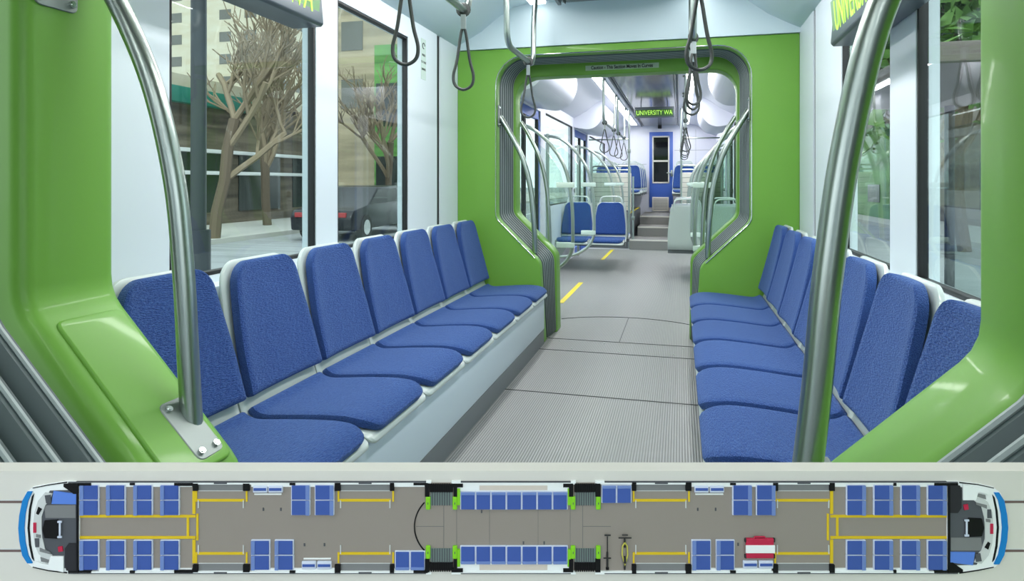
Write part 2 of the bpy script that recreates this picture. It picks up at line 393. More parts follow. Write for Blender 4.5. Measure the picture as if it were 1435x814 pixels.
# ================================================================== bench plinths and seats
for sx, w_ in ((-1, 'left'), (1, 'right')):
    t = thing('bench_base', 'long pale grey boxed base under the %s row of blue seats' % w_, 'bench base')
    y0 = 1.24 if sx < 0 else 1.17
    b = nb(); x = sorted((sx*.513, sx*1.165)); box(b, x[0], y0, .10, x[1], 4.51, .340, .012); obj('base_panel', b, 'bench', t)
    b = nb(); x = sorted((sx*.515, sx*1.1)); box(b, x[0], y0, 0, x[1], 4.50, .10); obj('kick_panel', b, 'riser', t, False)
def path_at(P, t):
    L = [0]
    for i in range(1, len(P)): L.append(L[-1]+(P[i]-P[i-1]).length)
    s = t*L[-1]
    for i in range(1, len(P)):
        if s <= L[i]+1e-9:
            k = (s-L[i-1])/(L[i]-L[i-1]); p = P[i-1].lerp(P[i], k); T = (P[i]-P[i-1]).normalized(); return p, T
    return P[-1], (P[-1]-P[-2]).normalized()
def cushion(bm, path, wfun, th, r0, r1, nu=14, nv=26, side=.0, base=0.0, sgn=1):
    """padded pad following a (y,z) path; wfun(t)=half width; r0,r1 corner radii at both ends"""
    P = smooth_path([(0, p[0], p[1]) for p in path], 6)
    L = sum((P[i]-P[i-1]).length for i in range(1, len(P)))
    ts = []
    for j in range(nv+1):
        q = j/nv; ts.append(.5-.5*cos(pi*q) if True else q)
    top, bot = [], []
    for t in ts:
        p, T = path_at(P, t); Nn = Vector((0, -T.z, T.y))*sgn
        w_ = wfun(t); d0, d1 = t*L, (1-t)*L
        cut = 0
        if d0 < r0: cut = r0-math.sqrt(max(0, r0*r0-(r0-d0)**2))
        if d1 < r1: cut = max(cut, r1-math.sqrt(max(0, r1*r1-(r1-d1)**2)))
        hw = w_-cut
        ed = min(1, min(d0, d1)/.018); rt, rb = [], []
        for i in range(nu+1):
            q = -cos(pi*i/nu); x = q*hw
            es = min(1, (hw-abs(x))/.018); e_ = min(ed, es); lift = th*(.45+.55*math.sqrt(max(0, 1-(1-e_)**2)))
            lift += side*abs(q)**3
            rt.append(bm.verts.new(p+Vector((x, 0, 0))+Nn*(base+lift))); rb.append(bm.verts.new(p+Vector((x, 0, 0))+Nn*(base+side*abs(q)**3)))
        top.append(rt); bot.append(rb)
    for j in range(nv):
        for i in range(nu):
            bm.faces.new((top[j][i], top[j][i+1], top[j+1][i+1], top[j+1][i])); bm.faces.new((bot[j][i], bot[j+1][i], bot[j+1][i+1], bot[j][i+1]))
        for s_ in (0, nu):
            bm.faces.new((top[j][s_], top[j+1][s_], bot[j+1][s_], bot[j][s_]))
    for j in (0, nv):
        for i in range(nu): bm.faces.new((top[j][i], bot[j][i], bot[j][i+1], top[j][i+1]))
PAN = [(0.0, .362), (.03, .382), (.10, .392), (.22, .386), (.33, .376), (.39, .373), (.43, .386), (.447, .403)]
BACK = [(.462, .438), (.485, .52), (.518, .65), (.548, .78), (.564, .869)]
SHELL = [(-.006, .342), (.03, .366), (.10, .377), (.22, .371), (.33, .361), (.395, .358), (.438, .374), (.463, .41), (.487, .50), (.522, .64), (.555, .78), (.575, .876)]
def back_w(t): return .212-.012*t if t < .3 else .2084-.043*((t-.3)/.7)**1.25
def make_seat(label, name='passenger_seat'):
    t = thing(name, label, 'seat')
    b = nb(); cushion(b, SHELL, lambda q: (.221 if q < .62 else .221-.038*((q-.62)/.38)**1.3), .014, .03, .075, 12, 40, base=-.006); obj('shell', b, 'shell', t)
    b = nb(); cushion(b, PAN, lambda q: .210, .026, .07, .012, 14, 24, side=.0); obj('seat_cushion', b, 'fabric', t)
    b = nb(); cushion(b, BACK, back_w, .034, .012, .07, 16, 30, side=.016); obj('backrest_cushion', b, 'fabric', t)
    return t
SY = 1.343; PITCH = .45
proto = None
ords = ['nearest', 'second nearest', 'third nearest', 'middle', 'third from far end', 'second from far end', 'farthest']
desc_l = ['partly behind the steel pole', 'with the tall back beside the steel pole', 'below the wide window', 'below the white window pillar', 'below the second window', 'next to the last seat', 'against the far green frame']
desc_r = ['half hidden by the green frame', 'just past the green frame', 'seen right of the steel pole', 'partly hidden behind the steel pole', 'just left of the steel pole', 'next to the last seat', 'against the far green frame']
for sx in (-1, 1):
    for k in range(7):
        w_ = 'left' if sx < 0 else 'right'
        lab = 'blue seat, %s in %s row, %s' % (ords[k], w_, (desc_l if sx < 0 else desc_r)[k])
        loc = (sx*.49, SY+PITCH*(k+.5), 0); rz = pi/2 if sx < 0 else -pi/2
        if proto is None:
            proto = make_seat(lab); proto.location = loc; proto.rotation_euler = (0, 0, rz); proto['group'] = 'blue seats of the %s row' % w_
        else: dup(proto, loc, rz, lab, 'blue seats of the %s row' % w_)
# ================================================================== overhead rails and straps
RX, RZ = .486, 1.887
def rail(label, x, y0, y1, zt=2.40, lean=.0):
    t = thing('handrail', label, 'handrail')
    b = nb(); tube(b, rounded([(x-.07*math.copysign(1, x)*0, y0-.06, zt), (x, y0-.02, zt-.2), (x, y0, RZ), (x, y1, RZ), (x, y1+.02, zt-.2), (x+.0, y1+.10, zt)], .09, 6), .0165, 14); obj('tube', b, 'steel', t)
    for yy in (y0-.06, y1+.10):
        b = nb(); cyl(b, (x, yy, zt-.012), (x, yy, zt+.006), .035, 20); obj('flange', b, 'steel', t)
    return t
for sx, w_ in ((-1, 'left'), (1, 'right')):
    rail('bent steel ceiling handrail on the %s side before the far green frame' % w_, sx*RX, 3.38, 4.02)
    rail('bent steel ceiling handrail on the %s side above the middle seats' % w_, sx*RX, 1.55, 2.72)
def strap(label, x, y, ztop=RZ, L=.36, wid=.058, rz=0.0, grp='hanging hand straps', thick=1.0):
    t = thing('hand_strap', label, 'strap', (x, y, ztop), rz, group=grp)
    b = nb(); tube(b, [(cos(q)*.021, 0, sin(q)*.021) for q in [2*pi*i/16 for i in range(16)]], .004, 8, closed=True, flat=(.0035, .011)); obj('rail_loop', b, 'strap', t)
    b = nb(); box(b, -.011, -.012, -.085, .011, .012, -.022, .003); obj('clamp', b, 'clamp', t)
    pts = [(0.004, 0, -.08), (.012, 0, -.11), (wid*.62, 0, -.11-L*.45), (wid*.98, 0, -.11-L*.74), (wid*.80, 0, -.11-L*.92), (0, 0, -.11-L), (-wid*.80, 0, -.11-L*.92), (-wid*.98, 0, -.11-L*.74), (-wid*.62, 0, -.11-L*.45), (-.012, 0, -.11), (-.004, 0, -.08)]
    b = nb(); tube(b, smooth_path(pts, 5), .005, 8, flat=(.0085*thick, .0065)) ; obj('loop', b, 'strap', t)
    return t
K = dict(L=.235, wid=.044)
strap('dark hand strap hanging at top left in front of the second window', -RX, 2.04, rz=YAW, **K)
strap('dark hand strap hanging at top left in front of the green wall', -RX, 2.65, rz=YAW, **K)
strap('dark hand strap hanging from the left rail before the green gangway corner', -RX, 3.88, rz=YAW, **K)
strap('nearest dark hand strap on the right rail at top right', RX, 2.40, rz=YAW+.2, L=.235, wid=.05)
strap('second dark hand strap on the right rail, hanging over the gangway top', RX, 3.45, rz=YAW+.3, **K)
strap('third dark hand strap on the right rail, hanging inside the gangway opening', RX, 3.68, rz=.8, **K)
strap('fourth dark hand strap on the right rail, hanging inside the gangway opening', RX, 3.96, rz=.1, **K)
# ceiling disc (speaker) and wall sticker
b = nb(); bmd = nb(); cyl(bmd, (0, 0, 0), (0, 0, .01), .11, 32); o = obj('ceiling_speaker', bmd, 'bench'); o.location = (-.86, 3.15, 2.325); o.rotation_euler = (0, radians(-37), 0)
prop(o, 'round grey disc on the ceiling cove at top left', 'speaker')
t = thing('wall_notice', 'small green and white notice on the left wall beside the second window', 'notice')
b = nb(); box(b, -WX-.001, 3.82, 1.80, -WX+.0015, 3.90, 2.06, .0005); obj('notice_card', b, 'sticker', t, False)
b = nb(); tube(b, [(-WX+.002, 3.86+.018*cos(q), 2.015+.018*sin(q)) for q in [i*.5 for i in range(11)]], .003, 6); obj('arrow_symbol', b, 'ink', t)
for i, s in enumerate(['PRESS', 'TO TALK', 'DRIVER']):
    text_mesh('notice_text', s, .02, .0005, 'ink', t, (-WX+.0025, 3.86, 1.955-.045*i), (pi/2, 0, pi/2))
# ================================================================== side destination signs
def side_sign(sx, y0, y1, label, zb=1.80, x=1.08):
    t = thing('destination_sign', label, 'sign')
    prof = [(x-.045, zb+.19), (x-.06, zb+.012), (x-.05, zb), (x+.085, zb), (x+.085, zb+.19)]
    b = nb(); prism(b, [(sx*p[0], p[1]) for p in prof], 1, y0, y1, .004, 2); obj('housing', b, 'housing', t)
    lean = math.atan2(.015, .178)
    b = nb(); box(b, -(y1-y0)/2+.03, -.072, 0, (y1-y0)/2-.03, .078, .004); s = obj('screen', b, 'led_bg', t, False)
    zc = zb+.098; xc = x-.06+.015*(zc-zb-.012)/.178
    s.location = (sx*(xc-.003), (y0+y1)/2, zc)
    rot = Matrix.Rotation(pi/2 if sx < 0 else -pi/2, 4, 'Z') @ Matrix.Rotation(pi/2+lean, 4, 'X')
    s.rotation_euler = rot.to_euler()
    text_mesh('sign_text', 'UNIVERSITY WA', .17, .0008, 'led', s, (-sx*.11, .0, .0052), (0, 0, 0), .58, .002)
side_sign(-1, 1.31, 2.415, 'dark framed destination sign with lit letters at the top left window', 1.79)
side_sign(1, 1.81, 2.91, 'dark framed destination sign reading UNIVERSITY at the top right window', 1.70)
# ================================================================== far carriage
FY0, FY1 = 5.02, 14.6
LD = [(6.02, 7.46, .02, 1.98), (10.0, 11.4, .02, 1.98)]
LH = [(5.2, 5.88, .85, 2.0), (7.75, 9.8, .85, 2.0), (11.7, 14.2, 1.0, 2.0)]
side_wall('wall_left_far', -1, FY0, FY1, LH+LD, 'farwhite', 2.2); side_wall('wall_right_far', 1, FY0, FY1, LH+LD, 'farwhite', 2.2)
n = 5
for sx in (-1, 1):
    for h_ in LH: window(n, sx, *h_); n += 1
dn = 1
for sx in (-1, 1):
    for (ya, yb, za, zb) in LD:
        b = nb(); x = sorted((sx*(WX+.015), sx*(WX+.055)))
        box(b, x[0], ya, za, x[1], ya+.05, zb); box(b, x[0], yb-.05, za, x[1], yb, zb); box(b, x[0], ya, zb-.1, x[1], yb, zb); box(b, x[0], ya, za, x[1], yb, .12)
        mid = (ya+yb)/2
        d = struct('door_%d' % dn, b, 'blue', smooth=False); dn += 1
        b = nb(); box(b, x[0], mid-.03, za, x[1], mid+.03, zb-.1); box(b, x[0], ya+.05, .12, x[1], ya+.08, zb-.1); box(b, x[0], yb-.08, .12, x[1], yb-.05, zb-.1); struct('door_gasket', b, 'dark', d, False)
        for y_ in ((ya+.08, mid-.03), (mid+.03, yb-.08)):
            b = nb(); box(b, x[0]+.015, y_[0], .12, x[0]+.021, y_[1], zb-.1); struct('door_pane', b, 'glass', d, False)
        b = nb(); cyl(b, (sx*(WX-.004), ya-.06, 1.02), (sx*(WX+.0), ya-.06, 1.02), .035, 20); q = struct('door_button', b, 'dark', d)
# door machinery covers
def door_cover(sx, y0, y1, label):
    prof = [(1.168, 2.0), (.95, 1.96), (.84, 1.99), (.76, 2.07), (.715, 2.19), (.71, 2.30), (.74, 2.41), (1.168, 2.41)]
    b = nb(); prism(b, [(sx*p[0], p[1]) for p in [(q.x, q.y) for q in rounded([(a_, c_, 0) for a_, c_ in prof], .08, 4)]], 1, y0, y1, .04, 4)
    prop(obj('door_cover', b, 'farwhite'), label, 'cover', 'rounded white covers above the doors')
for sx, w_ in ((-1, 'left'), (1, 'right')):
    door_cover(sx, 5.6, 7.3, 'bulging white cover above the nearer %s door of the far carriage' % w_)
    door_cover(sx, 9.9, 11.5, 'bulging white cover above the farther %s door of the far carriage' % w_)
# yellow floor strips at doors
strip('trim_10', -.70, 6.05, -.65, 7.35, 'yellow'); strip('trim_11', -.72, 9.6, -.67, 11.1, 'yellow')
strip('trim_12', .70, 6.05, .75, 7.35, 'yellow'); strip('trim_13', .67, 9.6, .72, 11.1, 'yellow')
# glass draught screens
def screen(sx, y, label):
    t = thing('glass_screen', label, 'partition', (0, y, 0))
    X = lambda v: sx*v
    pts = smooth_path([(X(1.15), 0, 1.70), (X(.95), 0, 1.66), (X(.76), 0, 1.50), (X(.62), 0, 1.28), (X(.56), 0, 1.0), (X(.545), 0, .7), (X(.56), 0, .5), (X(.66), 0, .36), (X(.85), 0, .28), (X(1.15), 0, .26)], 6)
    b = nb(); tube(b, pts, .017, 12); obj('tube', b, 'steel', t)
    inn = [(p.x*1.0+sx*.03, p.z) for p in pts]
    b = nb(); prism(b, [(X(1.13), .34)]+[(X(.68), .42), (X(.60), .55), (X(.585), .75), (X(.60), 1.0), (X(.66), 1.24), (X(.79), 1.44), (X(.96), 1.58), (X(1.13), 1.62)], 1, -.004, .004); obj('glass_pane', b, 'gglass', t, False)
    for z in (.56, 1.12):
        b = nb(); xx = sorted((X(.53), X(.70))); box(b, xx[0], -.02, z-.025, xx[1], .02, z+.025, .008); obj('glass_clamp', b, 'clampw', t)
    b = nb(); cyl(b, (X(1.1), 0, .02), (X(1.1), 0, 1.72), .02); obj('post', b, 'steel', t)
    return t
for sx, w_ in ((-1, 'left'), (1, 'right')):
    for y, d_ in ((5.96, 'before the nearer'), (7.52, 'after the nearer'), (9.9, 'before the farther'), (11.45, 'after the farther')):
        screen(sx, y, 'glass draught screen with curved steel rail %s %s door' % (d_, w_))
# steps, raised floor
t = thing('stairs', 'grey steps with pale nosing up to the raised rear of the far carriage', 'stairs')
for i, (x0, x1, y0, y1, z0, z1) in enumerate([(-.42, .36, 11.2, 12.0, 0, .17), (-.33, .36, 12.0, 12.7, 0, .34), (-.33, .36, 12.7, 14.6, 0, .50)]):
    b = nb(); box(b, x0, y0, z0, x1, y1, z1, .004); obj('step', b, 'step', t, False)
    b = nb(); box(b, x0, y0-.008, z1-.02, x1, y0+.02, z1+.003); obj('step_nosing', b, 'cream', t, False)
for sx in (-1, 1):
    b = nb(); x = sorted((sx*(.36 if sx > 0 else .43), sx*1.17)); box(b, x[0], 11.55, -.02, x[1], 14.6, .60, .005)
    o = struct('floor_raised', b, 'riser', smooth=False)
    b = nb(); x = sorted((sx*(.36 if sx > 0 else .43), sx*(.40 if sx > 0 else .47))); box(b, x[0], 11.55, .601, x[1], 14.4, .607)
    struct('trim_%d' % (14 if sx < 0 else 15), b, 'yellow', smooth=False)
# end wall with door
b = nb(); box(b, -1.24, 14.6, 0, 1.24, 14.7, 2.5); struct('wall_end', b, 'farwhite', smooth=False)
dr = thing('cab_door', 'blue cab door with two dark panes at the far end of the aisle', 'door', (0.016, 14.6, 0))
b = nb(); box(b, -.253, -.03, .60, .253, 0, 2.26, .004); obj('door_leaf', b, 'blue', dr)
b = nb()
for (x0, z0, x1, z1) in ((-.19, 1.13, -.16, 2.17), (.15, 1.13, .18, 2.17), (-.19, 1.13, .18, 1.16), (-.19, 2.14, .18, 2.17), (-.19, 1.60, .18, 1.64)): box(b, x0, -.045, z0, x1, -.03, z1, .003)
obj('pane_frame', b, 'cream', dr)
for z0, z1 in ((1.16, 1.60), (1.64, 2.14)):
    b = nb(); box(b, -.16, -.036, z0, .15, -.03, z1); obj('pane', b, 'blackglass', dr, False)
b = nb(); box(b, -.19, -.05, .52, .165, -.03, .83, .004); g = obj('vent_grille', b, 'cream', dr)
b = nb()
for i in range(8): box(b, -.165, -.056, .55+i*.033, .14, -.05, .562+i*.033)
obj('vent_slats', b, 'riser', g, False)
b = nb(); box(b, .205, -.06, 1.28, .245, -.03, 1.42, .006); box(b, .12, -.075, 1.35, .225, -.06, 1.37, .004); obj('door_handle', b, 'steel', dr)
b = nb()
for x in (-.75, .75): box(b, x-.002, 14.595, .6, x+.002, 14.602, 2.3)
for z in (1.55,): box(b, -1.1, 14.595, z, -.3, 14.602, z+.006); box(b, .3, 14.595, z+.3, 1.1, 14.602, z+.306)
struct('trim_16', b, 'riser', smooth=False)
b = nb(); box(b, -.05, 14.5, 2.33, .03, 14.58, 2.40, .01); prop(obj('ceiling_camera', b, 'dark'), 'small black camera above the blue cab door', 'camera')
# hanging sign
t = thing('hanging_sign', 'green lit UNIVERSITY WA sign hanging from the far ceiling', 'sign', (0.035, 10.2, 0))
b = nb(); box(b, -.30, -.03, 2.145, .30, .03, 2.31, .006); obj('housing', b, 'housing', t)
b = nb(); box(b, -.28, -.034, 2.165, .28, -.030, 2.27); s = obj('screen', b, 'led_dark', t, False)
text_mesh('sign_text', 'UNIVERSITY WA', .1, .001, 'led', s, (0, -.036, 2.217), (pi/2, 0, 0), .74, .0)
for x in (-.2, .2):
    b = nb(); cyl(b, (x, 0, 2.30), (x, 0, 2.39), .008); obj('hanger', b, 'housing', t)
# seats of the far carriage
def make_free_seat(label):
    t = make_seat(label)
    b = nb(); tube(b, smooth_path([(-.15, .575, .83), (-.145, .582, .90), (-.11, .59, .945), (0, .592, .952), (.11, .59, .945), (.145, .582, .90), (.15, .575, .83)], 5), .009, 8); obj('handle', b, 'shell', t)
    b = nb(); box(b, -.222, .26, .30, .222, .32, .35, .008); obj('support_bar', b, 'riser', t)
    b = nb()
    ew = [(0.0, .37), (.14, .388), (.28, .366), (.375, .358), (.435, .38), (.463, .41), (.487, .50), (.522, .64), (.555, .78), (.572, .85)]
    for sx in (-1, 1): tube(b, [(sx*(.212-(.036*max(0, (z-.5)/.35)**1.4)), y-.004, z+.012) for y, z in ew], .007, 6)
    obj('edge_frame', b, 'shell', t)
    return t
fs = make_free_seat('blue seat facing the viewer on the aisle side, left of the far carriage')
fs.location = (-.50, 8.35, 0); fs['group'] = 'blue seats in the far carriage'
G = 'blue seats in the far carriage'
dup(fs, (-.95, 8.35, 0), 0, 'blue seat facing the viewer beside the left window of the far carriage')
dup(fs, (-.50, 9.62, 0), pi, 'seat back to back with the aisle seat, left of the far carriage')
dup(fs, (-.95, 9.62, 0), pi, 'seat back to back with the window seat, left of the far carriage')
for i, y in enumerate((8.25, 9.05)):
    for x, w_ in ((.50, 'aisle'), (.95, 'window')):
        dup(fs, (x, y, 0), pi, 'white backed %s seat facing away, %s pair on the right of the far carriage' % (w_, ('nearer', 'farther')[i]))
for sx in (-1, 1):
    for i in range(4):
        for x, w_ in ((.50, 'aisle'), (.95, 'window')):
            dup(fs, (sx*x if sx < 0 else x, 11.95+.66*i if sx < 0 else 12.1+.66*i, .60), 0, 'blue raised %s seat, %s row from the front, %s side before the end wall' % (w_, ('first', 'second', 'third', 'fourth')[i], 'left' if sx < 0 else 'right'))
# cream partitions on the platform front
for sx, w_ in ((-1, 'left'), (1, 'right')):
    t = thing('partition_panel', 'cream slatted partition on the %s raised platform' % w_, 'partition', (sx*.78, 11.7, .60))
    b = nb(); box(b, -.36, -.02, .05, .36, .02, .72, .02); obj('board', b, 'cream', t)
    b = nb()
    for i in range(7): box(b, -.34, -.023, .12+i*.085, .34, -.0195, .126+i*.085)
    obj('groove', b, 'riser', t, False)
    b = nb(); tube(b, rounded([(-.34, 0, .0), (-.34, 0, .84), (.34, 0, .84), (.34, 0, 0)], .05, 5), .015, 10); tube(b, [(-.34, 0, .77), (.34, 0, .77)], .012, 8); obj('rail', b, 'steel', t)
# stanchions and far overhead rails
def stan(x, y, z0, z1, label):
    b = nb(); cyl(b, (x, y, z0), (x, y, z1), .017, 12); box(b, x-.028, y-.028, z1-.75, x+.028, y+.028, z1-.68, .008)
    prop(obj('stanchion', b, 'steel'), label, 'pole')
stan(-.44, 11.4, 0.0, 2.41, 'tall vertical steel pole at the left of the far steps')
stan(-.36, 11.26, .17, 1.25, 'short vertical steel pole standing on the first far step')
stan(.44, 11.4, 0, 2.41, 'tall vertical steel pole at the right of the far steps')
for sx, w_ in ((-1, 'left'), (1, 'right')):
    for i, (y0, y1) in enumerate(((7.95, 9.3), (9.8, 11.0))):
        rail('steel ceiling handrail on the %s of the far carriage, the %s one' % (w_, ('nearer', 'farther')[i]), sx*RX, y0, y1)
        strap('dark hand strap at the near end of the %s %s far handrail' % (('nearer', 'farther')[i], w_), sx*RX, y0+.1, rz=.25, L=.26, thick=1.3)
        strap('dark hand strap at the far end of the %s %s far handrail' % (('nearer', 'farther')[i], w_), sx*RX, y1-.1, rz=.1, L=.26, thick=1.3)
for sx, w_ in ((-1, 'left'), (1, 'right')):
    b = nb(); tube(b, [(sx*.44, 11.4, 1.9), (sx*1.14, 11.4, 1.9)], .013, 8); prop(obj('cross_rail', b, 'steel'), 'horizontal steel rail from the far %s pole to the wall' % w_, 'handrail')
# ================================================================== rear part of the tram, behind the viewer
side_wall('wall_left_rear', -1, -4.0, .45, [(-3.6, -2.0, .82, 2.0), (-1.8, -.2, .82, 2.0)], 'white', 2.16)
side_wall('wall_right_rear', 1, -4.0, .45, [(-3.6, -2.0, .82, 2.0), (-1.8, -.2, .82, 2.0)], 'white', 2.16)
b = nb(); box(b, -1.24, -4.1, 0, 1.24, -4.0, 2.5); struct('wall_rear', b, 'white', smooth=False)
# ================================================================== outside
GZ = -.35
sa, ca = sin(YAW), cos(YAW)
def at(px, d, z=GZ):
    """street position seen through a window: direction px, d metres away"""
    u = (px-717.5)/FPX
    return Vector((CAMX+d*(u*ca-sa), d*(u*sa+ca), z))
b = nb(); box(b, -160, -60, GZ-.2, 160, 200, GZ); struct('ground', b, 'asphalt', smooth=False)
M['walk'] = mat('sidewalk', (176, 176, 170), .8)
b = nb(); box(b, -60, -20, GZ, -10.5, 90, GZ+.12); struct('ground_sidewalk_left', b, 'walk', smooth=False)
b = nb(); box(b, 7.0, -20, GZ, 60, 90, GZ+.12); struct('ground_sidewalk_right', b, 'walk', smooth=False)
M['mark'] = mat('road_paint', (228, 230, 226), .7)
for i, x in enumerate((-3.2, -6.6)):
    b = nb(); box(b, x-.07, -10, GZ, x+.07, 80, GZ+.006); struct('trim_%d' % (17+i), b, 'mark', smooth=False)
def facade(name, label, cat, x0, y0, x1, y1, h, m, winm, floors, cols, z0=1.0, fh=3.0, ww=1.4, wh=1.5, face=None, trimm=None):
    """block building; windows on the side that faces the tram and on the near end"""
    t = thing(name, label, cat, ((x0+x1)/2, (y0+y1)/2, GZ+.12))
    cx, cy = (x0+x1)/2, (y0+y1)/2; W, D = abs(x1-x0)/2, abs(y1-y0)/2
    b = nb(); box(b, -W, -D, 0, W, D, h); obj('block', b, m, t, False)
    sx = 1 if cx < 0 else -1
    for f in range(floors):
        b = nb()
        for c in range(cols):
            yy = -D+(c+.5)*2*D/cols
            xs = sorted((sx*(W-.05), sx*(W+.03))); box(b, xs[0], yy-ww/2, z0+f*fh, xs[1], yy+ww/2, z0+f*fh+wh)
        nc = max(1, int(2*W/3.2))
        for c in range(nc):
            xx = -W+(c+.5)*2*W/nc; box(b, xx-ww/2, -D-.03, z0+f*fh, xx+ww/2, -D+.05, z0+f*fh+wh)
        obj('window_row', b, winm, t, False)
    if trimm:
        b = nb(); box(b, -W-.15, -D-.15, h-.4, W+.15, D+.15, h+.1); obj('cornice', b, trimm, t, False)
    return t
M['cream_b'] = mat('render_cream', (188, 184, 166), .8, var=(.4, (180, 172, 150), (1, 1, 3)))
M['beige_b'] = mat('render_beige', (170, 158, 134), .8, var=(.5, (138, 128, 108), (.5, .5, 4)))
M['brown_b'] = mat('shopfront_brown', (70, 62, 52), .7, var=(.8, (118, 108, 92), (.4, .4, 6)))
M['grey_b'] = mat('brick_grey', (136, 126, 118), .8, var=(.8, (112, 104, 98), (.4, .4, 8)))
M['winc'] = mat('window_dark', (92, 92, 86), .25)
M['wind'] = mat('shop_window', (44, 50, 50), .15)
M['dgreen'] = mat('shop_green', (62, 110, 48), .5, var=(.8, (104, 156, 84), (.3, .3, 3)))
M['teal'] = mat('teal_sign', (22, 116, 100), .5)
M['red'] = mat('shop_red', (150, 50, 54), .6)
M['bark'] = mat('bark', (98, 86, 72), .9); M['twig'] = mat('twig', (132, 118, 98), .9)
M['leaf'] = mat('leaf_green', (70, 108, 44), .8, var=(3, (96, 132, 60)))
M['carblack'] = mat('car_dark', (20, 24, 32), .3); M['tyre'] = mat('tyre', (20, 20, 20), .8)
M['carwhite'] = mat('car_white', (222, 226, 228), .2, coat=.5)
M['pole'] = mat('lamp_post_dark', (44, 50, 56), .5)
# left street
facade('apartment_tower', 'tall cream apartment tower with rows of windows outside the first left window', 'building', -80, 62, -44, 90, 40, 'cream_b', 'winc', 15, 10, 2.2, 2.5, 1.5, 1.1, trimm='cream_b')
facade('beige_building', 'beige building outside the second left window', 'building', -20, 32.4, -14.3, 46, 17, 'beige_b', 'winc', 4, 5, 5.5, 3.2, 1.3, 1.6, trimm='cream_b')
shop = facade('brown_shop_row', 'low brown row of shops across the street on the left', 'building', -26, 6, -14.5, 25.5, 4.6, 'brown_b', 'wind', 1, 6, .4, 3, 2.4, 2.0, trimm='cream_b')
facade('green_shop', 'dark green shop building at the far edge of the second left window', 'building', -13.4, 27.6, -11.2, 31, 7.8, 'dgreen', 'wind', 2, 1, .6, 3.4, 2.0, 2.0)
def shop_part(name, m, x0, y0, z0, x1, y1, z1):
    c = shop.location; b = nb(); box(b, x0-c.x, y0-c.y, z0-c.z, x1-c.x, y1-c.y, z1-c.z, .01); return obj(name, b, m, shop)
shop_part('fascia_sign', 'teal', -14.6, 9, 3.6, -14.2, 20, 4.08)['label'] = 'teal sign band'
shop_part('shop_board', 'red', -14.6, 13.2, .9, -14.3, 14.6, 1.8)['label'] = 'dark red board'
for z in (2.1, 1.4): shop_part('ledge', 'carwhite', -14.6, 8, z, -14.1, 25, z+.12)
def street_lamp(px, d, h, label, arm=1.6, sgn=1):
    p = at(px, d); t = thing('street_lamp', label, 'street lamp', p)
    b = nb(); tube(b, [(0, 0, 0), (0, 0, .8)], .17, 12); obj('base', b, 'pole', t)
    b = nb(); tube(b, smooth_path([(0, 0, .7), (0, 0, h*.8), (0, -sgn*.1, h), (0, -sgn*arm, h+.3)], 6), .11, 12); obj('post', b, 'pole', t)
    b = nb(); box(b, -.15, -sgn*arm-.35, h+.2, .15, -sgn*arm+.35, h+.35, .05); obj('lamp_head', b, 'pole', t)
street_lamp(278, 9.5, 6.2, 'dark street lamp post outside the first left window', 1.2)
def bare_tree(px, d, h, label, seed, leaf=False, crown=1.0, name='bare_tree'):
    random.seed(seed); p = at(px, d); t = thing(name, label, 'tree', p, group=None)
    b = nb(); tips = []
    def grow(bmx, a, dirv, L, r, lev):
        pts = [a]; dcur = dirv.copy()
        for k in range(4):
            dcur = (dcur+Vector((random.uniform(-.18, .18), random.uniform(-.18, .18), random.uniform(-.02, .12)))).normalized(); pts.append(pts[-1]+dcur*L/4)
        n0 = len(bmx.verts); tube(bmx, pts, r, 6 if lev else 8)
        if lev < 4:
            for k in range(4 if lev else 6):
                q = pts[random.choice((2, 3, 4))]
                nd = (dcur+Vector((random.uniform(-1, 1), random.uniform(-1, 1), random.uniform(-.1, .6)))).normalized()
                grow(BR if True else bmx, q, nd, L*.62, r*.55, lev+1)
        else: tips.append(pts[-1])
    BR = nb(); grow(b, Vector((0, 0, 0)), Vector((0, 0, 1)), h*.42, .14, 0)
    obj('trunk', b, 'bark', t); obj('branches', BR, 'twig', t)
    if leaf:
        L = nb()
        for q in tips:
            for _ in range(4):
                c = q+Vector([random.uniform(-.5, .5)*crown for _ in range(3)]); s = random.uniform(.12, .3)*crown
                v = [L.verts.new(c+Vector([random.uniform(-s, s) for _ in range(3)])) for _ in range(4)]
                try: L.faces.new(v)
                except Exception: pass
        obj('leaves', L, 'leaf', t, False)
bare_tree(375, 21, 9, 'bare brown tree outside the first left window', 3)
bare_tree(300, 16, 7.5, 'bare brown tree by the brown shop row', 5)
bare_tree(545, 27, 8, 'bare brown tree outside the second left window', 9)
def car(px, d, rz, label, m, name='parked_car'):
    p = at(px, d); t = thing(name, label, 'car', p, rz)
    prof = [(-2.2, .28), (-2.25, .62), (-2.1, .80), (-1.25, .92), (-.65, 1.38), (.75, 1.42), (1.45, .98), (2.1, .88), (2.25, .6), (2.22, .28)]
    b = nb(); prism(b, prof, 0, -.85, .85, .05, 2); obj('body', b, m, t)
    for s_ in (-1, 1):
        b = nb(); prism(b, [(-1.12, .93), (-.62, 1.31), (.68, 1.35), (1.25, .97)], 0, s_*.852, s_*.86); obj('side_glass', b, 'wind', t, False)
        for y in (-1.4, 1.4):
            b = nb(); cyl(b, (s_*.70, y, .33), (s_*.88, y, .33), .33, 20); wv = obj('wheel', b, 'tyre', t)
            b = nb(); cyl(b, (s_*.87, y, .33), (s_*.89, y, .33), .2, 16); obj('hub_cap', b, 'chrome', wv)
    b = nb(); box(b, -.7, -2.27, .62, -.4, -2.2, .74, .01); box(b, .4, -2.27, .62, .7, -2.2, .74, .01); obj('tail_light', b, 'red', t)
    return t
car(503, 18.5, .05, 'dark parked car outside the second left window', 'carblack')
car(600, 24, 0, 'white car farther along the street beyond the dark car', 'carwhite')
